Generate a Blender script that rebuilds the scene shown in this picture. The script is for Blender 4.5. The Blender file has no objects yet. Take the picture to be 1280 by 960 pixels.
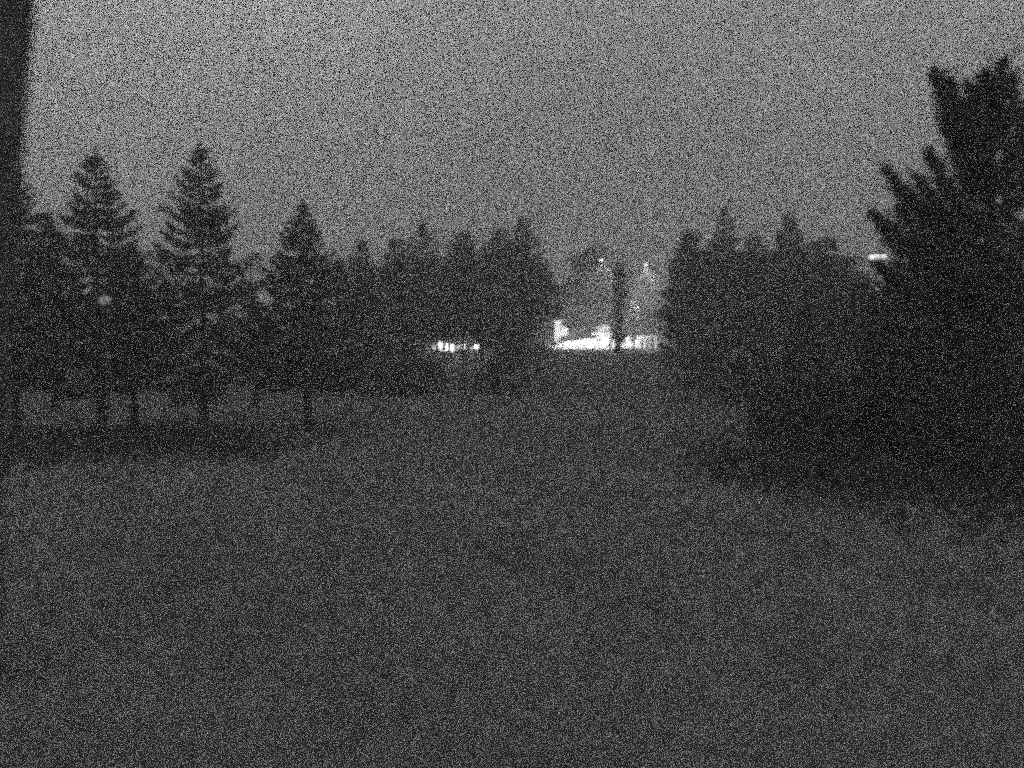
import bpy, bmesh, math, random
import numpy as np
from mathutils import Vector, Matrix, Euler

random.seed(7)
rng = np.random.default_rng(11)
scn = bpy.context.scene
C = scn.collection
R = math.radians

# ------------------------------------------------------------------ camera
PX = 1108.0                     # focal length in pixels of a 1280 wide picture
CAM_H = 2.5
HOR = 422.0
cam_d = bpy.data.cameras.new('camera')
cam = bpy.data.objects.new('camera', cam_d)
C.objects.link(cam)
cam.location = (0, 0, CAM_H)
PITCH = math.atan((480 - HOR) / PX)
cam.rotation_euler = (R(90) - PITCH, 0, 0)
cam_d.sensor_width = 36.0
cam_d.lens = 36.0 * PX / 1280.0
cam_d.dof.use_dof = True      # wide open night lens focused on the far lights
cam_d.dof.focus_distance = 110.0
cam_d.dof.aperture_fstop = (cam_d.lens / 1000) / 0.11
cam_d.clip_start = 0.1
cam_d.clip_end = 20000
scn.camera = cam

# ------------------------------------------------------------------ render: the picture is a high gain night shot, so few light samples and no denoising
cy = scn.cycles
cy.use_denoising = False
cy.use_adaptive_sampling = False
cy.use_sample_subset = True
cy.sample_offset = 0
cy.sample_subset_length = 26
cy.pixel_filter_type = 'BLACKMAN_HARRIS'
cy.filter_width = 3.8
cy.use_light_tree = True
cy.max_bounces = 4
cy.diffuse_bounces = 2
cy.glossy_bounces = 1
cy.transmission_bounces = 2
cy.volume_bounces = 2
cy.transparent_max_bounces = 8
cy.sample_clamp_indirect = 3.0
cy.sample_clamp_direct = 0.0
cy.light_sampling_threshold = 0.0
scn.view_settings.view_transform = 'Standard'
scn.view_settings.look = 'None'
scn.view_settings.gamma = 1.0
scn.view_settings.use_curve_mapping = False
scn.view_settings.exposure = 0.0

# ------------------------------------------------------------------ world: overcast night sky, seen by a monochrome sensor
SUN_EL, SUN_AZ = R(3.0), R(-60.0)
world = bpy.data.worlds.new('World')
scn.world = world
world.use_nodes = True
nt = world.node_tree
for n in list(nt.nodes):
    nt.nodes.remove(n)
def wn(t, **k):
    n = nt.nodes.new(t)
    for a, b in k.items():
        setattr(n, a, b)
    return n
sky = wn('ShaderNodeTexSky', sky_type='NISHITA', sun_disc=False, sun_elevation=SUN_EL, sun_rotation=SUN_AZ,
         dust_density=6.0, ozone_density=1.0, altitude=0.0)
bw = wn('ShaderNodeRGBToBW')
nt.links.new(sky.outputs[0], bw.inputs[0])
tc = wn('ShaderNodeTexCoord')
sep = wn('ShaderNodeSeparateXYZ')
nt.links.new(tc.outputs['Generated'], sep.inputs[0])
mr = wn('ShaderNodeMapRange')          # overcast skies brighten towards the zenith
mr.inputs[1].default_value = 0.0; mr.inputs[2].default_value = 0.55
mr.inputs[3].default_value = 0.38; mr.inputs[4].default_value = 1.25
nt.links.new(sep.outputs[2], mr.inputs[0])
cl = wn('ShaderNodeTexNoise'); cl.inputs['Scale'].default_value = 2.2; cl.inputs['Detail'].default_value = 3.0
nt.links.new(tc.outputs['Generated'], cl.inputs['Vector'])
cr = wn('ShaderNodeMapRange')
cr.inputs[1].default_value = 0.3; cr.inputs[2].default_value = 0.7
cr.inputs[3].default_value = 0.88; cr.inputs[4].default_value = 1.12
nt.links.new(cl.outputs[0], cr.inputs[0])
m1 = wn('ShaderNodeMath', operation='MULTIPLY'); m2 = wn('ShaderNodeMath', operation='MULTIPLY')
flat = wn('ShaderNodeMix'); flat.data_type = 'FLOAT'; flat.inputs[0].default_value = 0.85
nt.links.new(bw.outputs[0], flat.inputs[2]); flat.inputs[3].default_value = 33.0
nt.links.new(flat.outputs[0], m1.inputs[0]); nt.links.new(mr.outputs[0], m1.inputs[1])
nt.links.new(m1.outputs[0], m2.inputs[0]); nt.links.new(cr.outputs[0], m2.inputs[1])
bg = wn('ShaderNodeBackground'); bg.inputs[1].default_value = 0.11
gl = wn('ShaderNodeVectorMath', operation='DOT_PRODUCT'); gl.inputs[1].default_value = (-0.52, 0.80, 0.30)
nt.links.new(tc.outputs['Generated'], gl.inputs[0])      # town glow on the cloud to the left
gr = wn('ShaderNodeMapRange', interpolation_type='SMOOTHSTEP')
gr.inputs[1].default_value = 0.80; gr.inputs[2].default_value = 1.0; gr.inputs[3].default_value = 1.0; gr.inputs[4].default_value = 1.32
nt.links.new(gl.outputs['Value'], gr.inputs[0])
m3 = wn('ShaderNodeMath', operation='MULTIPLY')
nt.links.new(m2.outputs[0], m3.inputs[0]); nt.links.new(gr.outputs[0], m3.inputs[1])
nt.links.new(m3.outputs[0], bg.inputs[0])
wo = wn('ShaderNodeOutputWorld'); nt.links.new(bg.outputs[0], wo.inputs[0])

sun_d = bpy.data.lights.new('moon', 'SUN')
sun_d.energy = 0.12; sun_d.angle = R(25)
sun = bpy.data.objects.new('moon', sun_d); C.objects.link(sun)
sun.rotation_euler = (R(55), 0, R(150))

# ------------------------------------------------------------------ helpers
def px_ray(px, py):
    d = Vector(((px - 640) / PX, (480 - py) / PX, -1.0))
    d.rotate(cam.rotation_euler)
    return d
def at(px, py, Y):
    d = px_ray(px, py); t = Y / d.y
    return Vector((d.x * t, Y, CAM_H + d.z * t))
def sm(a, b, v):
    t = np.clip((v - a) / (b - a), 0, 1)
    return t * t * (3 - 2 * t)
def gz(x, y):
    x = np.asarray(x, float); y = np.asarray(y, float)
    z = sm(50, 92, y) * (0.3 + 1.05 * sm(-4, 5, x) * (1 - 0.5 * sm(30, 60, x)))
    z = z + 0.05 * np.sin(x * 0.45 + 1) * np.sin(y * 0.31) + 0.02 * np.sin(x * 1.7 + y * 1.1)
    z = z + sm(160, 900, y) * 3.0
    return z
def GZ(x, y): return float(gz(x, y))

def mat(name, col, rough=0.9, var=0.25, scale=3.0, emis=None, bump=0.0, stretch=None, spec=0.2):
    m = bpy.data.materials.new(name); m.use_nodes = True
    t = m.node_tree; b = t.nodes['Principled BSDF']
    b.inputs['Roughness'].default_value = rough
    b.inputs['Specular IOR Level'].default_value = spec
    if emis is not None:
        b.inputs['Base Color'].default_value = (col, col, col, 1)
        b.inputs['Emission Color'].default_value = (1, 1, 1, 1)
        b.inputs['Emission Strength'].default_value = emis
        return m
    c = t.nodes.new('ShaderNodeTexCoord'); n = t.nodes.new('ShaderNodeTexNoise')
    n.inputs['Scale'].default_value = scale; n.inputs['Detail'].default_value = 5
    if stretch:
        mp = t.nodes.new('ShaderNodeMapping'); mp.inputs['Scale'].default_value = stretch
        t.links.new(c.outputs['Object'], mp.inputs[0]); t.links.new(mp.outputs[0], n.inputs['Vector'])
    else:
        t.links.new(c.outputs['Object'], n.inputs['Vector'])
    r = t.nodes.new('ShaderNodeMapRange')
    r.inputs[1].default_value = 0.3; r.inputs[2].default_value = 0.7
    r.inputs[3].default_value = col * (1 - var); r.inputs[4].default_value = col * (1 + var)
    t.links.new(n.outputs[0], r.inputs[0])
    t.links.new(r.outputs[0], b.inputs['Base Color'])
    if bump:
        bp = t.nodes.new('ShaderNodeBump'); bp.inputs['Strength'].default_value = bump
        t.links.new(n.outputs[0], bp.inputs['Height']); t.links.new(bp.outputs[0], b.inputs['Normal'])
    return m
M = dict(
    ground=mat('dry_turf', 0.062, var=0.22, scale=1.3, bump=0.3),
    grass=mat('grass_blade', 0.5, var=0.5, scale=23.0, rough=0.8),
    weeds=mat('undergrowth_leaf', 0.075, var=0.4, scale=9.0),
    needle=mat('needle_foliage', 0.12, var=0.45, scale=2.5),
    needle_pale=mat('needle_foliage_pale', 0.12, var=0.45, scale=2.5),
    leaf=mat('broad_foliage', 0.12, var=0.45, scale=2.0),
    bark=mat('bark', 0.07, var=0.5, scale=6.0, bump=0.8, stretch=(4, 4, 0.7)),
    bark_pale=mat('bark_pale', 0.17, var=0.45, scale=5.0, bump=0.6, stretch=(4, 4, 0.7)),
    bark_birch=mat('bark_birch', 0.5, var=0.5, scale=5.0, bump=0.3, stretch=(1, 1, 5)),
    gravel=mat('pale_gravel', 0.5, var=0.25, scale=7.0, bump=0.4),
    concrete=mat('pale_concrete', 0.55, var=0.15, scale=2.0, bump=0.1),
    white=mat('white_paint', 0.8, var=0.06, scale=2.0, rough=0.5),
    wall=mat('house_render', 0.18, var=0.15, scale=1.5),
    roof=mat('roof_tile', 0.08, var=0.3, scale=3.0),
    metal=mat('grey_metal', 0.2, var=0.15, scale=4.0, rough=0.5, spec=0.5),
    car=mat('dark_car_paint', 0.03, var=0.1, scale=2.0, rough=0.3, spec=0.5),
    glass=mat('dark_glass', 0.02, var=0.1, scale=1.0, rough=0.1, spec=0.5),
    rubber=mat('rubber', 0.02, var=0.2, scale=6.0),
    lamp=mat('lamp_lens', 0.8, emis=5.0),
    lamp_mid=mat('lamp_lens_near', 0.8, emis=1.6),
    lamp_dim=mat('lamp_lens_dim', 0.5, emis=0.24),
    glow_pane=mat('lit_ground_glow', 0.8, emis=4.5),  # glow standing in for lit ground between the trunks
    glow_pane_dim=mat('dim_ground_glow', 0.8, emis=1.3),
)

def mesh(name, V, F, m, parent=None):
    me = bpy.data.meshes.new(name)
    V = np.asarray(V, np.float32)
    if isinstance(F, np.ndarray):
        nf, k = F.shape
        me.vertices.add(len(V)); me.vertices.foreach_set('co', V.ravel())
        me.loops.add(nf * k); me.loops.foreach_set('vertex_index', F.astype(np.int32).ravel())
        me.polygons.add(nf)
        me.polygons.foreach_set('loop_start', np.arange(0, nf * k, k, dtype=np.int32))
        me.polygons.foreach_set('loop_total', np.full(nf, k, np.int32))
        me.update(calc_edges=True)
    else:
        me.from_pydata([tuple(map(float, v)) for v in V], [], F); me.update()
    me.materials.append(M[m])
    o = bpy.data.objects.new(name, me); C.objects.link(o)
    if parent is not None: o.parent = parent
    return o
def smooth(o):
    o.data.polygons.foreach_set('use_smooth', [True] * len(o.data.polygons)); return o
def tag(o, label=None, cat=None, group=None, kind=None):
    if label: o['label'] = label
    if cat: o['category'] = cat
    if group: o['group'] = group
    if kind: o['kind'] = kind
    return o
def thing(name, label, cat, loc, rz=0, group=None):
    o = bpy.data.objects.new(name, None); o.empty_display_size = 0.3; C.objects.link(o)
    o.location = loc; o.rotation_euler = (0, 0, rz)
    return tag(o, label, cat, group)

class MB:
    def __init__(s): s.V = []; s.F = []
    def add(s, V, F):
        n = len(s.V); s.V += [tuple(v) for v in V]; s.F += [tuple(i + n for i in f) for f in F]; return s
    def box(s, x0, y0, z0, x1, y1, z1, b=0.0):
        bm = bmesh.new(); bmesh.ops.create_cube(bm, size=1.0)
        for v in bm.verts:
            v.co = Vector(((x0 + x1) / 2 + v.co.x * (x1 - x0), (y0 + y1) / 2 + v.co.y * (y1 - y0), (z0 + z1) / 2 + v.co.z * (z1 - z0)))
        if b: bmesh.ops.bevel(bm, geom=bm.edges[:], offset=b, segments=2, affect='EDGES')
        bm.verts.index_update()
        s.add([v.co[:] for v in bm.verts], [tuple(v.index for v in f.verts) for f in bm.faces]); bm.free(); return s
    def tube(s, pts, rad, n=10, cap=True):
        V, F = tube(pts, rad, n); s.add(V, [tuple(int(i) for i in f) for f in F])
        if cap:
            k = len(s.V) - len(V)
            s.F.append(tuple(k + i for i in range(n))[::-1]); s.F.append(tuple(len(s.V) - n + i for i in range(n)))
        return s
    def prism(s, prof, y0, y1):           # profile in x,z, extruded along y
        n = len(prof); V = [(x, y0, z) for x, z in prof] + [(x, y1, z) for x, z in prof]
        F = [tuple(range(n)), tuple(range(2 * n - 1, n - 1, -1))] + [(i, i + n, (i + 1) % n + n, (i + 1) % n) for i in range(n)]
        return s.add(V, F)
    def obj(s, name, m, parent=None): return mesh(name, s.V, s.F, m, parent)

def tube(pts, rad, n=8):
    P = np.asarray(pts, float); k = len(P)
    rad = np.broadcast_to(np.asarray(rad, float), (k,))
    T = np.gradient(P, axis=0); T /= np.linalg.norm(T, axis=1)[:, None] + 1e-9
    ref = np.array([0.0, 0, 1]) if abs(T[:, 2]).mean() < 0.8 else np.array([1.0, 0, 0])
    U = np.cross(T, ref); U /= np.linalg.norm(U, axis=1)[:, None] + 1e-9
    W = np.cross(T, U)
    a = np.linspace(0, 2 * math.pi, n, endpoint=False)
    V = P[:, None, :] + rad[:, None, None] * (np.cos(a)[None, :, None] * U[:, None, :] + np.sin(a)[None, :, None] * W[:, None, :])
    F = []
    for i in range(k - 1):
        for j in range(n):
            F.append((i * n + j, i * n + (j + 1) % n, (i + 1) * n + (j + 1) % n, (i + 1) * n + j))
    return V.reshape(-1, 3), np.array(F)

def tris_leaves(P, L, W, dirs=None, droop=0.0):
    """many small leaf faces (quads split at a fold) at points P; returns V, F as triangles"""
    n = len(P)
    d = rng.normal(size=(n, 3)) if dirs is None else dirs + rng.normal(size=(n, 3)) * 0.45
    d[:, 2] -= droop
    d /= np.linalg.norm(d, axis=1)[:, None] + 1e-9
    s = np.cross(d, rng.normal(size=(n, 3))); s /= np.linalg.norm(s, axis=1)[:, None] + 1e-9
    l = (L * rng.uniform(0.6, 1.3, n))[:, None]; w = (W * rng.uniform(0.6, 1.3, n))[:, None]
    V = np.stack([P, P + d * l * 0.5 + s * w, P + d * l, P + d * l * 0.5 - s * w], 1).reshape(-1, 3)
    b = np.arange(n)[:, None] * 4
    F = np.concatenate([b + np.array([[0, 1, 2]]), b + np.array([[0, 2, 3]])])
    return V, F
def join(parts):
    V = []; F = []; n = 0
    for v, f in parts:
        if f.shape[1] == 4: f = np.concatenate([f[:, [0, 1, 2]], f[:, [0, 2, 3]]])
        V.append(v); F.append(f + n); n += len(v)
    return np.concatenate(V), np.concatenate(F)

# ---- conifer: whorled limbs with drooping sprays, own random shape each time
def conifer(H, clear, hw, trunk_r, up=-0.15, dens=1.0, seed=0, power=0.75, gap=0.12, spray=0.2, lean=(0, 0), limb_obj=0):
    r = np.random.default_rng(seed)
    tz = np.linspace(-0.15, H, 12)
    bend = r.normal(0, 0.04, 2) * H * 0.3
    cx = lambda z: lean[0] * z + bend[0] * np.sin(np.asarray(z) / H * 2.6)
    cyy = lambda z: lean[1] * z + bend[1] * np.sin(np.asarray(z) / H * 2.2)
    TP = np.stack([cx(tz), cyy(tz), tz], 1)
    tr = trunk_r * (1 - tz / H * 0.93) + trunk_r * 0.5 * np.exp(-np.maximum(tz, 0) / 0.35)
    tv, tf = tube(TP, np.maximum(tr, 0.012), 10)
    parts = []; limbs = []
    z = clear; 
    while z < H - 0.12:
        f = (z - clear) / (H - clear)
        prof = hw * ((1 - f) ** power) * (0.72 + 0.28 * min(1, f / 0.12))
        nb = r.integers(5, 9) if f < 0.85 else 5
        a0 = r.uniform(0, 6.28)
        for k in range(nb):
            if r.random() < gap: continue
            a = a0 + k * 6.283 / nb + r.normal(0, 0.25)
            Lb = max(0.12, prof * r.uniform(0.6, 1.18) * (1.25 if r.random() < 0.08 else 1))
            u = up + 0.5 * f + r.normal(0, 0.1)
            t = np.linspace(0, 1, 7)
            dr = np.array([math.cos(a), math.sin(a)])
            sag = -0.22 * (1 - f) * Lb
            p = np.zeros((7, 3)); p[:, 0] = cx(z) + dr[0] * t * Lb; p[:, 1] = cyy(z) + dr[1] * t * Lb
            p[:, 2] = z + u * t * Lb + sag * np.sin(t * 3.14) + 0.18 * Lb * t ** 3
            lv, lf = tube(p, np.linspace(0.035, 0.007, 7) * (0.5 + Lb / 2), 4)
            (limbs if False else parts).append((lv, lf))
            ns = int(dens * (20 + 95 * Lb))
            ts = r.uniform(0.12, 1.0, ns) ** 0.8
            base = np.stack([np.interp(ts, t, p[:, i]) for i in range(3)], 1)
            side = np.array([-dr[1], dr[0], 0.0])
            wd = 0.34 * Lb * (1.05 - ts) * np.minimum(1, ts * 4) + 0.03
            off = r.uniform(-1, 1, ns) * wd
            base = base + side * off[:, None]
            base[:, 2] -= np.abs(off) * 0.22 + r.uniform(0, 0.07, ns) * (1 - 0.7 * f)
            dirs = np.stack([np.full(ns, dr[0]), np.full(ns, dr[1]), np.full(ns, -0.1 + up)], 1) + side * np.sign(off)[:, None] * 0.7
            sl = spray * (0.45 + 0.55 * (1 - f))
            parts.append(tris_leaves(base, sl, sl * 0.15, dirs, 0.08))
        z += (0.15 + 0.2 * (1 - f)) * r.uniform(0.75, 1.25) * max(0.6, H / 8)
    n = 60                                            # leader
    P = np.stack([cx(H) + r.normal(0, 0.025, n), cyy(H) + r.normal(0, 0.025, n), H - r.uniform(0, 0.6, n)], 1)
    parts.append(tris_leaves(P, spray * 0.5, spray * 0.09, np.tile([0, 0, 0.9], (n, 1)) + 0.0))
    return (tv, tf), join(parts)

# ---- broad crown: limbs that fork and carry clumps of leaves
def broad(H, clear, hw, trunk_r, seed=0, dens=1.0, leaf=0.12, clumps=26, sparse=False, narrow=1.0):
    r = np.random.default_rng(seed)
    tz = np.linspace(-0.15, H * 0.8, 9)
    w1 = r.normal(0, 0.05, 2)
    TP = np.stack([w1[0] * np.sin(tz) * 2, w1[1] * np.sin(tz * 0.8) * 2, tz], 1)
    tr = trunk_r * (1 - tz / H * 0.85) + trunk_r * 0.5 * np.exp(-np.maximum(tz, 0) / 0.3)
    tv, tf = tube(TP, tr, 9)
    parts = []
    ch = (H - clear) / 2; cz = clear + ch
    for k in range(clumps):
        th = r.uniform(0, 6.283); q = r.uniform(-1, 1); rad = math.sqrt(max(0, 1 - abs(q) ** 2.2)) * r.uniform(0.35, 1.0) * (1 - 0.38 * q)
        c = np.array([math.cos(th) * rad * hw * 0.86, math.sin(th) * rad * hw * 0.86 * narrow, cz + q * ch * 0.9])
        s = max(0.25, hw * r.uniform(0.2, 0.38))
        z0 = np.clip(c[2] - rad * hw * 0.8, clear * 0.7, H * 0.75)
        o = np.array([0, 0, z0]); t = np.linspace(0, 1, 6)[:, None]
        p = o + (c - o) * t + np.array([0, 0, 1]) * (np.sin(t * 3.14) * 0.1 * hw) + r.normal(0, 0.03, (6, 3)) * hw * (t > 0) 
        parts.append(tube(p, np.linspace(trunk_r * 0.4, 0.012, 6), 5))
        for j in range(7 if sparse else 3):            # twigs
            e = c + r.normal(0, 1, 3) * s * 1.3
            tt = np.linspace(0, 1, 4)[:, None]
            parts.append(tube(c + (e - c) * tt + r.normal(0, 0.04, (4, 3)), np.linspace(0.014, 0.005, 4), 3))
        n = int(dens * 260 * (s / 0.4) ** 1.6)
        d = r.normal(size=(n, 3)); d /= np.linalg.norm(d, axis=1)[:, None]
        P = c + d * (s * r.uniform(0.2, 1, n) ** 0.5 * (0.75 + 0.32 * np.abs(r.normal(0, 1, n))))[:, None] * np.array([1.15, 1.15, 0.8])
        parts.append(tris_leaves(P, leaf, leaf * 0.42))
    return (tv, tf), join(parts)

def make_tree(name, label, cat, group, x, y, trunk, crown, tm='bark', cm='needle', rz=0):
    t = thing(name, label, cat, (x, y, GZ(x, y)), rz, group)
    smooth(mesh('trunk', trunk[0], trunk[1], tm, t))
    mesh('crown', crown[0], crown[1], cm, t)
    return t
def tree_px(kind, px, tip, Y, bottom, hwpx, label, group, name=None, cm=None, **k):
    b = at(px, tip, Y); x = b.x; z0 = GZ(x, Y)
    H = b.z - z0; s = Y / PX
    clear = max(0.15, at(px, bottom, Y).z - z0); hw = hwpx * s
    seed = int(px * 7 + tip)
    if kind == 'c':
        tr, cr = conifer(H, clear, hw, k.pop('tr', 0.11), seed=seed, **k)
        return make_tree(name or 'spruce_tree', label, 'tree', group, x, Y, tr, cr, cm=cm or 'needle')
    tr, cr = broad(H, clear, hw, k.pop('tr', 0.12), seed=seed, **k)
    return make_tree(name or 'broadleaf_tree', label, 'tree', group, x, Y, tr, cr, cm=cm or 'leaf')

# ------------------------------------------------------------------ ground
ys = np.concatenate([np.linspace(-30, 0, 8), np.linspace(1, 60, 90), np.linspace(62, 170, 60), np.geomspace(180, 6000, 24)])
xs = np.concatenate([-np.geomspace(6000, 62, 18), np.linspace(-60, 60, 110), np.geomspace(62, 6000, 18)])
X, Yg = np.meshgrid(xs, ys)
V = np.stack([X.ravel(), Yg.ravel(), gz(X, Yg).ravel()], 1)
nx = len(xs); i = np.arange(len(ys) - 1)[:, None] * nx + np.arange(nx - 1)[None, :]; i = i.ravel()
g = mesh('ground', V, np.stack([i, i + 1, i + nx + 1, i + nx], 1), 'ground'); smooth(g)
tag(g, 'dark open grassy field running away from the camera', kind='structure')

# grass blades, finer and denser towards the camera
n = 300000
rr = np.exp(np.where(rng.random(n) < 0.8, rng.triangular(math.log(2.4), math.log(4), math.log(19), n), rng.triangular(math.log(10), math.log(16), math.log(48), n))); aa = rng.uniform(-0.72, 0.72, n)
P = np.stack([rr * np.sin(aa), rr * np.cos(aa), np.zeros(n)], 1); P[:, 2] = gz(P[:, 0], P[:, 1]) - 0.005
h = (0.035 + 0.03 * rng.random(n)) * (1 + rr / 30); w = 0.003 * (1 + rr / 3.0)
d = rng.normal(0, 0.45, (n, 3)); d[:, 2] = 1; d /= np.linalg.norm(d, axis=1)[:, None]
s = rng.normal(size=(n, 3)); s[:, 2] = 0; s /= np.linalg.norm(s, axis=1)[:, None]
V = np.stack([P - s * w[:, None], P + s * w[:, None], P + d * h[:, None]], 1).reshape(-1, 3)
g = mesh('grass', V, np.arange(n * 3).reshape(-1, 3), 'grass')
tag(g, 'short pale grass covering the near part of the field', 'grass', kind='stuff')

# dark undergrowth round the foot of the left trees
def weeds(name, label, pts, hh, m='weeds'):
    P = np.asarray(pts); n = len(P)
    P3 = np.stack([P[:, 0], P[:, 1], gz(P[:, 0], P[:, 1]) + rng.uniform(0, 1, n) ** 1.5 * hh * 0.8], 1)
    v, f = tris_leaves(P3, 0.22, 0.035, np.tile([0, 0, 0.8], (n, 1)) + 0.0)
    return tag(mesh(name, v, f, m), label, 'undergrowth', kind='stuff')
n = 4800
c = np.clip(rng.normal(0.42, 0.3, n), -0.4, 1.05)
wx = -13.5 + 8.2 * c + rng.normal(0, 0.4, n); wy = 19.6 + 0.7 * np.sin(wx * 1.3) + rng.normal(0, 1, n) * rng.uniform(0.3, 2.6, n)
weeds('undergrowth', 'dark weedy strip at the foot of the left spruces', np.stack([wx, wy], 1), 0.25)

# ------------------------------------------------------------------ left spruces
GL = 'spruces standing in the left group'
tree_px('c', 10, 200, 20.5, 462, 78, 'leftmost spruce of the left group, half cut off by the frame edge', GL, dens=1.1, gap=0.1)
tree_px('c', 120, 186, 21.0, 468, 112, 'second spruce from the left, pointed, with a small light behind its boughs', GL, dens=0.85, gap=0.17, power=0.85, spray=0.22)
tree_px('c', 62, 262, 29.0, 440, 55, 'low spruce filling the gap behind the two leftmost spruces', GL)
tree_px('c', 163, 305, 23.0, 452, 58, 'short spruce between the two tall pointed left spruces', GL)
tree_px('c', 248, 176, 22.0, 470, 112, 'tallest spruce of the left group, with clear trunk and layered boughs', GL, dens=0.8, gap=0.17, power=0.85, spray=0.22)
tree_px('c', 318, 372, 31.0, 450, 46, 'small bushy spruce beneath the open sky gap right of the tallest left spruce', GL)
tree_px('c', 382, 250, 25.0, 462, 100, 'rightmost of the left spruces, steep narrow top above broad dark skirts', GL, power=1.0, gap=0.08, dens=1.15)

# ------------------------------------------------------------------ middle row
GM = 'trees in the middle row left of the gap'
tree_px('c', 452, 298, 38, 474, 52, 'low pointed tree just right of the steep narrow spruce', GM, name='fir_tree', cm='needle_pale')
tree_px('c', 492, 296, 40, 478, 54, 'full spruce over the dark bush left of the glowing panes', GM, name='fir_tree', power=0.65, gap=0.05)
tree_px('c', 528, 276, 45, 412, 50, 'pointed tree topping the middle row left of the glowing panes', GM, name='fir_tree', cm='needle_pale', gap=0.05)
tree_px('c', 580, 288, 42, 408, 50, 'full fir directly above the row of glowing panes', GM, name='fir_tree', power=0.6, gap=0.05)
tree_px('c', 622, 284, 46, 426, 46, 'broad fir between the glowing panes and the lit yard', GM, name='fir_tree', power=0.55, gap=0.04)
tree_px('c', 655, 270, 44, 440, 48, 'pointed tree at the left edge of the sky gap', GM, name='fir_tree', cm='needle_pale', power=0.55, gap=0.03)
tree_px('b', 425, 330, 44, 470, 46, 'rounded tree behind the skirts of the rightmost left spruce', GM, clumps=30)

for k, (px, tip, w, lb) in enumerate([
        (470, 338, 44, 'dim tree behind the low pointed tree of the middle row'),
        (512, 322, 44, 'dim tree behind the pointed tree above the glowing panes'),
        (556, 325, 42, 'dim tree behind and left of the full middle fir'),
        (600, 318, 42, 'dim tree behind and right of the full middle fir'),
        (640, 312, 44, 'dim tree behind the broad tree near the sky gap'),
        (668, 330, 32, 'dim tree at the left rim of the sky gap, behind the pointed one')]):
    tree_px('b', px, tip, 56 + 3 * (k % 2), 398, w, lb, GM, clumps=44, dens=0.8, leaf=0.17)
def shrub(px, tip, Y, hwpx, label, group, cm='weeds'):
    b = at(px, tip, Y); z0 = GZ(b.x, Y); H = max(0.4, b.z - z0)
    tr, cr = broad(H, 0.05, hwpx * Y / PX, 0.04, seed=int(px * 3 + Y), clumps=22, leaf=0.11, dens=0.9)
    t = thing('shrub', label, 'shrub', (b.x, Y, z0), 0, group)
    mesh('stem', tr[0], tr[1], 'bark', t); mesh('foliage', cr[0], cr[1], cm, t)
GS = 'dark shrubs below the trees'
shrub(500, 445, 37, 34, 'dark shrub under the full spruce left of the glowing panes', GS)
shrub(622, 440, 40, 34, 'dark shrub between the glowing panes and the lit yard', GS)
shrub(535, 450, 36, 24, 'low shrub just below and left of the glowing panes', GS)

# ------------------------------------------------------------------ the gap
tree_px('b', 738, 308, 102, 418, 46, 'thin bare branched tree standing in the sky gap over the lit yard', None, name='bare_tree', cm='bark', sparse=True, dens=0.8, clumps=34, tr=0.12)
tree_px('b', 765, 335, 118, 418, 34, 'hazy bare tree farthest back in the sky gap, behind the dark ivy trunk', None, name='bare_tree', cm='bark', sparse=True, dens=0.9, clumps=28, tr=0.14)
tree_px('b', 803, 340, 122, 418, 30, 'hazy bare tree far behind the right end of the lit yard', None, name='bare_tree', cm='bark', sparse=True, dens=0.9, clumps=24, tr=0.14)
tree_px('b', 774, 326, 80, 434, 13, 'dark ivy clad trunk dividing the lit yard in two', None, name='ivy_covered_tree', clumps=40, tr=0.3, leaf=0.16, dens=0.6)
tree_px('b', 712, 352, 104, 415, 34, 'low sparse tree behind the pale pillar at the left of the lit yard', None, name='bare_tree', cm='bark', sparse=True, dens=0.9, clumps=28, tr=0.1)
tree_px('b', 792, 372, 90, 428, 10, 'small tree beside the right lamp post, its crown coloured white to look lamplit', None, name='birch_tree', cm='white', clumps=24, tr=0.1, dens=1.2, leaf=0.12)  # white crown colour stands in for lamplight on the leaves

# ------------------------------------------------------------------ right row
GR = 'trees in the row right of the gap'
tree_px('c', 860, 296, 46, 445, 40, 'full fir at the right edge of the sky gap beside the lit yard', GR, name='fir_tree', power=0.55, gap=0.04)
tree_px('b', 866, 286, 44, 465, 42, 'rounded tree just left of the tallest pointed tree in the right row', GR, clumps=36)
tree_px('c', 905, 258, 41, 480, 58, 'tallest pointed tree of the row right of the gap', GR, name='fir_tree', power=0.75, gap=0.04)
tree_px('c', 946, 290, 39, 490, 52, 'full fir filling the dip between two pointed trees of the right row', GR, name='fir_tree', power=0.55, gap=0.04)
tree_px('c', 985, 266, 37, 500, 56, 'pointed tree in the right row nearer the street lamp', GR, name='fir_tree', power=0.6, gap=0.04)
tree_px('b', 1032, 290, 33, 505, 46, 'round tree just left of and below the glowing street lamp', GR, clumps=44)
tree_px('c', 1078, 345, 27, 530, 70, 'dark spreading fir directly under the glowing street lamp', GR, name='fir_tree', gap=0.03)
tree_px('c', 1005, 380, 25, 535, 60, 'low dark fir in front of the right row', GR, name='fir_tree', gap=0.03)
tree_px('b', 925, 380, 33, 500, 45, 'low rounded tree at the foot of the tallest pointed tree', GR, clumps=36)

for k, (px, tip, w, lb) in enumerate([
        (866, 318, 36, 'dim tree behind the full fir right of the lit yard'),
        (888, 312, 42, 'dim tree behind the tallest pointed tree, to its left'),
        (930, 318, 42, 'dim tree behind the tallest pointed tree, to its right'),
        (966, 316, 42, 'dim tree behind the second pointed tree of the right row'),
        (1008, 312, 42, 'dim tree behind the right row, left of the glowing street lamp'),
        (1052, 318, 36, 'dim tree behind the round tree under the glowing street lamp')]):
    tree_px('b', px, tip, 54 + 3 * (k % 2), 426, w, lb, GR, clumps=44, dens=0.8, leaf=0.17)
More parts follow.
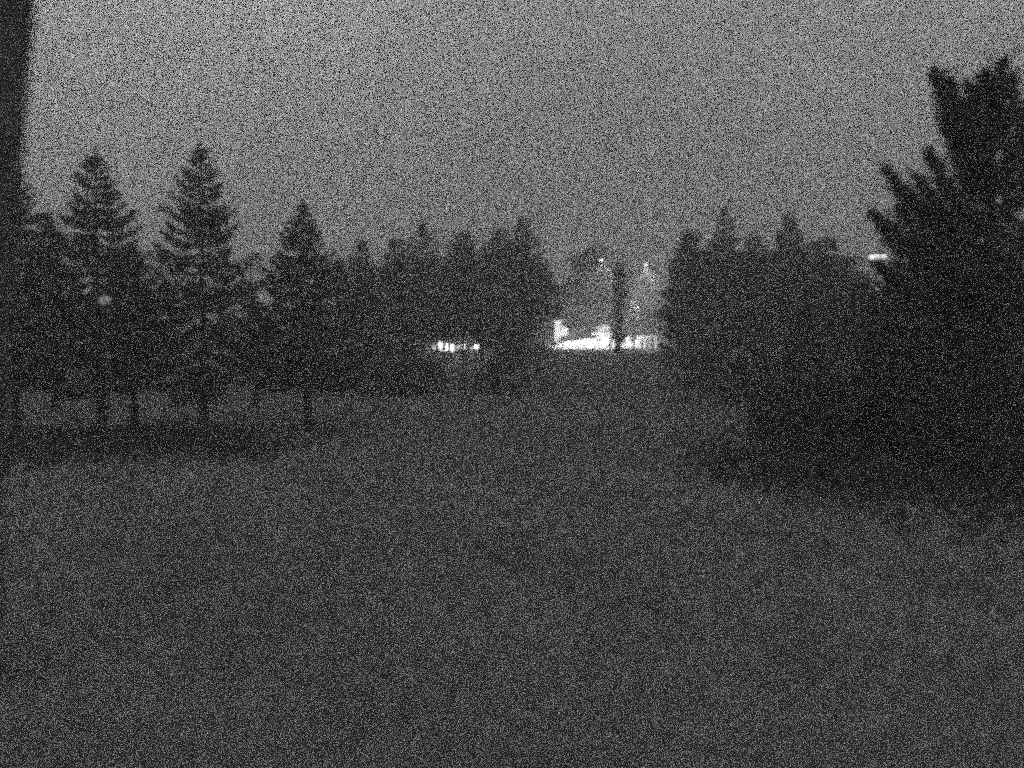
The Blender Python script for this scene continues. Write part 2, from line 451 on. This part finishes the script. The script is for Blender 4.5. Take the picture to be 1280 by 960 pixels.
# ------------------------------------------------------------------ big pine on the right
def big_pine(px, tip, Y, label, hwpx, bottom, seed, extra, name='pine_tree'):
    b = at(px, tip, Y); z0 = GZ(b.x, Y); H = b.z - z0; s = Y / PX
    t = thing(name, label, 'tree', (b.x, Y, z0), 0, 'tall ragged pines at the right edge')
    tr, cr = conifer(H, max(0.3, at(px, bottom, Y).z - z0), hwpx * s, 0.2, up=0.3, dens=1.1, seed=seed, power=0.7, gap=0.25, spray=0.2)
    smooth(mesh('trunk', tr[0], tr[1], 'bark', t)); mesh('crown', cr[0], cr[1], 'needle', t)
    for (zx, zy), (ex, ey), n in extra:                # heavy boughs reaching out, from pixel to pixel on the tree's own plane
        p0 = at(zx, zy, Y) - Vector((b.x, Y, z0)); p1 = at(ex, ey, Y - 0.6) - Vector((b.x, Y, z0))
        tt = np.linspace(0, 1, 9)[:, None]
        p = np.array(p0) * (1 - tt) + np.array(p1) * tt; p[:, 2] -= np.sin(tt[:, 0] * 3.14) * 0.18
        L = (p1 - p0).length
        parts = [tube(p, np.linspace(0.06, 0.008, 9), 6)]
        ts = rng.uniform(0.1, 1, n); base = np.stack([np.interp(ts, tt[:, 0], p[:, k]) for k in range(3)], 1)
        wd = 0.13 * (1.1 - ts)
        base += rng.normal(size=(n, 3)) * (wd * np.array([[1], [1], [0.6]])).T
        ax = np.array((p1 - p0).normalized())
        parts.append(tris_leaves(base, 0.17, 0.022, np.tile(ax, (n, 1)) + rng.normal(size=(n, 3)) * 0.4))
        for q in range(int(9 * max(1, L))):            # side shoots with their own needles
            u = rng.uniform(0.15, 0.98); o_ = np.array([np.interp(u, tt[:, 0], p[:, k]) for k in range(3)])
            dv = ax + rng.normal(size=3) * np.array([0.65, 0.65, 0.5]); dv /= np.linalg.norm(dv)
            ll = rng.uniform(0.25, 0.6) * (1.25 - u * 0.6)
            t4 = np.linspace(0, 1, 4)[:, None]; sp = o_ + dv * ll * t4 + np.array([0, 0, 0.12]) * t4 ** 2
            parts.append(tube(sp, [0.012, 0.009, 0.006, 0.003], 3))
            m_ = int(70 * ll); uu = rng.uniform(0.1, 1, m_)[:, None]
            parts.append(tris_leaves(o_ + dv * ll * uu + np.array([0, 0, 0.12]) * uu ** 2 + rng.normal(size=(m_, 3)) * 0.025, 0.13, 0.013, np.tile(dv, (m_, 1)) + rng.normal(size=(m_, 3)) * 0.5))
        v, f = join(parts)
        mesh('bough', v, f, 'needle', t)
    return t
big_pine(1243, 92, 15.5, 'tallest ragged pine at the right edge with upswept boughs', 88, 500, 5, [
    ((1240, 200), (1212, 108), 500), ((1240, 150), (1232, 92), 350), ((1238, 220), (1180, 150), 600),
    ((1238, 300), (1160, 190), 700), ((1238, 380), (1125, 262), 700),
    ((1240, 260), (1168, 92), 900), ((1235, 180), (1252, 80), 700), ((1235, 330), (1108, 212), 1000),
    ((1235, 400), (1092, 268), 1000), ((1235, 240), (1200, 130), 900), ((1240, 330), (1150, 225), 900), ((1235, 290), (1128, 240), 900), ((1235, 360), (1118, 288), 900), ((1230, 200), (1190, 105), 600), ((1238, 250), (1215, 160), 700), ((1235, 420), (1098, 330), 1300), ((1240, 170), (1225, 100), 300)])
big_pine(1300, 110, 17.5, 'ragged pine behind the tallest pine, cut off by the right frame edge', 85, 480, 9, [
    ((1295, 240), (1262, 100), 900)])
tree_px('c', 1165, 265, 18.5, 540, 85, 'dark broad spruce left of the tall ragged pine', 'tall ragged pines at the right edge', gap=0.06, power=0.6, dens=1.2, tr=0.14)
tree_px('c', 1120, 330, 20.5, 545, 65, 'dark lower spruce under the right street lamp beside the ragged pine', 'tall ragged pines at the right edge', gap=0.05, power=0.6, dens=1.2)

for k, (px, tip, Y, w, lb) in enumerate([
        (975, 478, 21, 48, 'leftmost shrub of the dark right thicket'),
        (1030, 470, 18, 60, 'dark rounded shrub below the low dark fir in the right thicket'),
        (1105, 480, 16.5, 66, 'dark shrub below the broad right spruce'),
        (1180, 500, 15, 62, 'low shrub in front of the tall ragged pine'),
        (1272, 478, 17, 44, 'shrub behind the tallest ragged pine at the right frame edge'),
        (1255, 560, 14, 50, 'rightmost low shrub, cut by the frame edge')]):
    shrub(px, tip, Y, w, lb, GS)
n = 9000
wx = rng.triangular(3.0, 8.5, 12.5, n); wy = 15.0 - (wx - 7) * 0.35 + rng.normal(0, 1, n) * rng.uniform(0.3, 3.6, n)
weeds('undergrowth', 'dark weeds spreading in front of the right thicket', np.stack([wx, wy], 1), 0.25)

# ------------------------------------------------------------------ leaning trunk at the left edge of the picture
p0 = Vector((-3.95, 6.2, 0))
pt = at(8, -40, 6.2)
t = thing('old_tree', 'thick leaning trunk close by at the left frame edge', 'tree', (p0.x, p0.y, GZ(p0.x, p0.y)))
k = np.linspace(0, 1.6, 12)[:, None]
pe = np.array((pt.x - 0.0 - p0.x, 0, pt.z)); P = pe * k; P[:, 2] -= 0.1
smooth(mesh('trunk', *tube(P, np.linspace(0.21, 0.14, 12) + 0.01 * np.sin(np.arange(12) * 2.1), 14), 'bark_pale', t))
_, cr = broad(12, 8.2, 2.2, 0.15, seed=77, clumps=26)
crv = cr[0] + np.array([pe[0] * 1.5, 0, 0])
mesh('crown', crv[:, :], cr[1], 'leaf', t)

# ------------------------------------------------------------------ far wood behind everything
parts = []
for k in range(150):
    fx = -190 + 380 * k / 149 + random.uniform(-2, 2)
    if 10 < fx < 36: hh = random.uniform(5, 8)
    else: hh = random.uniform(9, 14)
    fy = 175 + random.uniform(-14, 14)
    nn = 700
    q = rng.random(nn)
    rad = hh * 0.24 * (1 - q) ** 0.7 * rng.uniform(0.3, 1, nn) + 0.1; th = rng.uniform(0, 6.283, nn)
    P = np.stack([fx + rad * np.cos(th), fy + rad * np.sin(th), GZ(fx, fy) + 0.3 + q * hh], 1)
    parts.append(tris_leaves(P, 0.9, 0.3)); parts.append(tube([(fx, fy, GZ(fx, fy) - 0.2), (fx, fy, GZ(fx, fy) + hh * 0.6)], [0.22, 0.1], 5))
v, f = join(parts)
tag(mesh('far_wood', v, f, 'needle'), 'far off wood closing the field behind the lit yard', 'wood', kind='stuff')

# ------------------------------------------------------------------ lit yard
YD = 96.0
def yd(px, Y=YD):
    return (px - 640) / PX * Y
def zat(py, Y=YD): return at(640, py, Y).z
x0, x1 = yd(676), yd(798)
N = 24
V = []; F = []
for j, (yy, dz) in enumerate([(87, 0.03), (96.0, 0.05), (96.3, 0.0), (112, 0.0)]):
    for i in range(N + 1):
        u = i / N; x = x0 - 1 + (x1 - x0 + 1) * u
        V.append((x + 0.3 * math.sin(i * 1.3 + j), yy + (0.8 * math.sin(i * 0.9) if j == 0 else 0), GZ(x, yy) + dz + 0.1 * u if j < 2 else zat(434 - 11 * min(1, u * 1.5), yy if j == 2 else 104)))
for j in range(3):
    for i in range(N): a = j * (N + 1) + i; F.append((a, a + 1, a + N + 2, a + N + 1))
smooth(mesh('gravel_yard', V, F, 'gravel')); y_o = bpy.data.objects['gravel_yard']
tag(y_o, 'brightly lit pale gravel yard beyond the dark field', kind='structure')

# pale ramp wall rising to the right
mb = MB(); mb.prism([(yd(680), zat(434)), (yd(764), zat(431)), (yd(764), zat(418)), (yd(744), zat(423)), (yd(715), zat(426)), (yd(700), zat(429)), (yd(680), zat(432.5))], YD, YD + 0.5)
tt = thing('retaining_wall', 'low pale wall rising to the right along the lit yard, left of the dark ivy trunk', 'wall', (0, 0, 0)); mb.obj('wall', 'white', tt)
mb = MB(); mb.box(yd(740), YD + 0.02, zat(418), yd(765), YD + 0.55, zat(416.5)); mb.obj('coping', 'white', tt)
# pillar
t = thing('gate_pillar', 'pale square pillar at the left end of the lit yard', 'pillar', (yd(697, 97.5), 97.5, GZ(yd(697), 97.5)))
zz = t.location.z; w = 0.33
MB().box(-w, -w, -0.1, w, w, zat(403, 97.5) - zz, 0.03).obj('shaft', 'white', t)
MB().box(-w - .12, -w - .12, zat(403, 97.5) - zz, w + .12, w + .12, zat(400.5, 97.5) - zz, 0.04).obj('cap', 'white', t)
MB().box(w - 0.02, -0.2, zat(420, 97.5) - zz, w + .75, 0.2, zat(408, 97.5) - zz, 0.05).obj('side_panel', 'white', t)
# hut
t = thing('white_hut', 'small white hut beside the dark car in the lit yard', 'hut', (yd(755, 98.5), 98.5, GZ(yd(755), 98.5)))
zz = t.location.z; a = 0.78; top = zat(411, 98.5) - zz
MB().box(-a, -0.7, -0.1, a, 0.7, top, 0.02).obj('wall', 'white', t)
MB().prism([(-a - .15, top), (a + .15, top), (a + .1, top + .14), (0.1, top + 0.5), (-a - .1, top + .14)], -0.85, 0.85).obj('roof', 'concrete', t)
dr = MB().box(-0.3, -0.74, 0, 0.32, -0.695, top - 0.2, 0.01).obj('door', 'concrete', t)
MB().box(0.2, -0.79, top * .45, 0.26, -0.742, top * .52).obj('handle', 'metal', dr)
# white barrier
t = thing('white_shelter', 'low white shelter with thin posts at the right end of the lit yard', 'shelter', (yd(802), YD, GZ(yd(802), YD)))
X0 = t.location.x; zz = t.location.z
MB().box(yd(783) - X0, 0, -0.3, yd(801) - X0, 1.6, zat(423) - zz, 0.02).obj('wall', 'white', t)
MB().box(yd(784) - X0, -0.1, zat(423.2) - zz, yd(821) - X0, 1.9, zat(420.2) - zz, 0.02).obj('roof', 'white', t)
for q, ww in ((806, .16), (812, .06), (819, .2)):
    MB().box(yd(q) - X0 - ww, 0.05, -0.3, yd(q) - X0 + ww, 0.3, zat(423.4) - zz).obj('post', 'white', t)
# car
t = thing('parked_car', 'dark parked car in the lit yard between the pale pillar and the white hut', 'car', (yd(731, 100), 100, 0))
t.location.z = zat(421.5, 100)
prof = [(-2.05, .3), (-2.1, .62), (-1.95, .82), (-1.1, .92), (-.55, 1.38), (.75, 1.42), (1.45, .98), (2.0, .9), (2.1, .6), (2.05, .3), (1.72, .28), (1.6, .55), (1.3, .65), (1.0, .55), (.9, .28), (-.9, .28), (-1.0, .55), (-1.3, .65), (-1.6, .55), (-1.72, .28)]
bm = bmesh.new()
vs = [bm.verts.new((x, -0.82, z)) for x, z in prof]; fc = bm.faces.new(vs)
ex = bmesh.ops.extrude_face_region(bm, geom=[fc])
for v in ex['geom']:
    if isinstance(v, bmesh.types.BMVert): v.co.y = 0.82
for v in bm.verts:
    if v.co.z > 1.2: v.co.y *= 0.8
bmesh.ops.recalc_face_normals(bm, faces=bm.faces); bmesh.ops.triangulate(bm, faces=bm.faces[:])
me = bpy.data.meshes.new('body'); bm.to_mesh(me); bm.free(); me.materials.append(M['car'])
o = bpy.data.objects.new('body', me); C.objects.link(o); o.parent = t
MB().add([(-1.0, -.81, .95), (1.3, -.81, .98), (.68, -.685, 1.34), (-.5, -.69, 1.32)], [(0, 1, 2, 3)]).obj('side_window', 'glass', t)
for wx_ in (-1.3, 1.3):
    for wy_ in (-.86, .66):
        wh = MB().tube([(wx_, wy_, .31), (wx_, wy_ + .2, .31)], .31, 18).obj('wheel', 'rubber', t)
        MB().tube([(wx_, wy_ - .01, .31), (wx_, wy_ + .02, .31)], .18, 12).obj('rim', 'metal', wh)

# ------------------------------------------------------------------ lamps
def added_flood(parent, loc, target, power, size=R(150)):      # added floodlight, on a post or the shelter, to brighten the yard
    f = MB().box(-.16, -.1, -.1, .16, .1, .1, .02).obj('added_flood_lamp', 'metal', parent); f.location = loc
    d = Vector(target) - Vector(loc); f.rotation_euler = d.to_track_quat('Y', 'Z').to_euler()
    MB().box(-.13, .102, -.08, .13, .112, .08).obj('lens', 'lamp_mid', f)
    ld = bpy.data.lights.new('added_flood_light', 'SPOT'); ld.energy = power; ld.spot_size = size; ld.spot_blend = .5; ld.shadow_soft_size = .1
    lo = bpy.data.objects.new('lamp_light', ld); C.objects.link(lo); lo.parent = f; lo.location = (0, .2, 0); lo.rotation_euler = (R(90), 0, 0)
sh = bpy.data.objects['white_shelter']
for px, aim, pw, lb in [(703, 0.6, 1300, 'small added floodlight on a short post before the pale wall, beside the pale pillar'),
                        (748, -0.8, 1300, 'small added floodlight on a short post before the pale wall, beside the white hut')]:
    x = yd(px, 91.5); t = thing('added_flood_light', lb, 'floodlight', (x, 91.5, GZ(x, 91.5)), 0, 'added floodlights before the pale wall')
    MB().tube([(0, 0, -.1), (0, 0, .8)], .05, 8).obj('post', 'metal', t)
    added_flood(t, (0, 0, .92), (aim, 4.5, 0.6), pw)  # added lamps to brighten the pale wall and the ground before it
zs = zat(420, YD) - sh.location.z
added_flood(sh, (-0.9, -2.6, zs + 1.1), (-0.7, 0, 0.3), 300)  # added lamp and bracket, to brighten the shelter wall
MB().tube([(-.9, 0, zs), (-.9, -1.2, zs + 1.1), (-.9, -2.6, zs + 1.04)], .03, 6).obj('added_lamp_bracket', 'metal', sh)
def street_lamp(px, py, Y, label, arm, lens='lamp', head=(0.55, 0.22, 0.14), group=None, power=0, spot=R(112)):
    p = at(px, py, Y); z0 = GZ(p.x, Y)
    bx = p.x + arm
    t = thing('street_lamp', label, 'street lamp', (bx, Y, z0), 0, group)
    H = p.z - z0
    MB().tube([(0, 0, -0.1), (0, 0, 0.9)], 0.13, 12).obj('base', 'metal', t)
    MB().tube([(0, 0, 0.9), (0, 0, H * .6), (0, 0, H - .25)], [0.08, 0.065, 0.05], 10).obj('pole', 'metal', t)
    sx = -1 if arm > 0 else 1
    MB().tube([(0, 0, H - .28), (sx * abs(arm) * .3, 0, H - .02), (-arm * 0.7, 0, H + .1)], 0.035, 8).obj('arm', 'metal', t)
    a, b, c = head
    hd = MB().box(-arm - a, -b, H + c * .4, -arm + a, b, H + c * 1.3, 0.03).obj('lamp_head', 'metal', t)
    MB().box(-arm - a * .95, -b * .95, H - c, -arm + a * .95, b * .95, H + c * .4 - .003, 0.04).obj('lens', lens, hd)
    if power:
        ld = bpy.data.lights.new('street_light', 'SPOT'); ld.energy = power; ld.spot_size = spot; ld.spot_blend = 0.6; ld.shadow_soft_size = 0.15
        lo = bpy.data.objects.new('lamp_light', ld); C.objects.link(lo); lo.parent = hd; lo.location = (-arm, 0, H - c - .12)
    return t
GLamp = 'street lamps'
street_lamp(752, 325, 90, 'left of two tiny far street lamps over the lit yard', 0.9, group=GLamp, head=(.22, .12, .07), power=2500)
street_lamp(807, 330, 90, 'right of two tiny far street lamps, beside the right row of trees', 0.8, group=GLamp, head=(.13, .12, .1), power=4500)
street_lamp(1097, 320, 48, 'long glowing street lamp half hidden by the boughs of the right pine', -1.1, lens='lamp_mid', group=GLamp, head=(.42, .25, .16))
# dim globe lamp behind the second spruce
p = at(131, 376, 20.2)
t = thing('garden_lamp', 'dim lamp glimmering among the boughs of the second spruce from the left', 'lamp', (p.x, 20.2, GZ(p.x, 20.2)))
H = p.z - t.location.z
MB().tube([(0, 0, -.1), (0, 0, H - .1)], [.03, .02], 8).obj('pole', 'metal', t)
bm = bmesh.new(); bmesh.ops.create_icosphere(bm, subdivisions=2, radius=.115)
bmesh.ops.scale(bm, vec=(1.3, 1.3, .8), verts=bm.verts)
me = bpy.data.meshes.new('globe'); bm.to_mesh(me); bm.free(); me.materials.append(M['lamp_dim'])
o = bpy.data.objects.new('globe', me); C.objects.link(o); o.parent = t; o.location = (0, 0, H)

# ------------------------------------------------------------------ made-up far house, its glowing panes stand in for lit ground
YH = 112.0
hx0, hx1 = yd(520, YH), yd(628, YH)
cx_ = (hx0 + hx1) / 2; hz = GZ(cx_, YH)
t = thing('made_up_house', 'made-up low dark house whose glowing panes stand in for lit ground behind the middle trees', 'house', (cx_, YH, hz))
L = (hx1 - hx0) / 2; ze = 2.7
MB().box(-L, 0.12, -0.3, L, 6, ze).obj('wall', 'wall', t)
rf = MB().add([(-L - .4, -.4, ze - .05), (L + .4, -.4, ze - .05), (L + .4, 6.5, ze - .05), (-L - .4, 6.5, ze - .05), (-L - .4, 3, ze + 1.7), (L + .4, 3, ze + 1.7)],
              [(0, 1, 5, 4), (2, 3, 4, 5), (0, 4, 3), (1, 2, 5), (3, 2, 1, 0)]).obj('roof', 'roof', t)
MB().box(1.5, 2.6, ze + 1.0, 2.2, 3.3, ze + 2.6).obj('chimney', 'wall', rf)
for (a, b, ya, yb, dim) in [(541, 544.5, 431, 437, 1), (548.5, 553, 428, 438.5, 0), (554, 560, 429.5, 438.5, 0), (563, 567.5, 430.5, 439, 0), (571, 574, 432, 437, 1), (576, 581.5, 430, 437, 0), (588, 590.5, 434, 437, 1), (593, 598, 431, 436, 0)]:
    xa, xb = yd(a, YH) - cx_, yd(b, YH) - cx_
    za, zb = at(640, yb, YH).z - hz, at(640, ya, YH).z - hz
    fr = MB()
    e = .05
    fr.box(xa - e, 0.06, za - e, xb + e, 0.118, za).box(xa - e, 0.06, zb, xb + e, 0.118, zb + e).box(xa - e, 0.06, za + .001, xa, 0.118, zb - .001).box(xb, 0.06, za + .001, xb + e, 0.118, zb - .001)
    w_ = fr.obj('pane_frame', 'metal', t)
    MB().box(xa, 0.09, za, xb, 0.115, zb).obj('glow_pane', 'glow_pane_dim' if dim else 'glow_pane', w_)  # panes glow in place of lit ground between the trunks

# ------------------------------------------------------------------ haze and a dark sky shell added for grain
def volume_mat(name, col, dens, aniso=0.0):
    m = bpy.data.materials.new(name); m.use_nodes = True; t = m.node_tree
    t.nodes.clear(); o = t.nodes.new('ShaderNodeOutputMaterial'); v = t.nodes.new('ShaderNodeVolumePrincipled')
    v.inputs['Color'].default_value = (col, col, col, 1); v.inputs['Density'].default_value = dens; v.inputs['Anisotropy'].default_value = aniso
    t.links.new(v.outputs[0], o.inputs['Volume']); m.cycles.homogeneous_volume = True
    return m
M['haze'] = volume_mat('haze_air', 0.95, 0.0085)
M['cloud'] = volume_mat('grain_cloud', 0.08, 0.0232)  # absorbing shell, added so the sky renders grainy
hb = MB().box(-230, -40, -1.5, 230, 230, 24).obj('haze', 'haze')
tag(hb, 'thin pale night haze over the whole field', 'haze', kind='stuff')
def sphere(r):
    bm = bmesh.new(); bmesh.ops.create_icosphere(bm, subdivisions=5, radius=r)
    bm.verts.index_update(); V = np.array([v.co[:] for v in bm.verts]); F = np.array([[v.index for v in f.verts] for f in bm.faces]); bm.free()
    return V, F
Vo, Fo = sphere(7100.0); Vi, Fi = sphere(7000.0)
V, F = np.concatenate([Vo, Vi]), np.concatenate([Fo, Fi[:, ::-1] + len(Vo)])
so = mesh('sky', V, F, 'cloud')
tag(so, 'grey grainy overcast night sky', kind='structure')
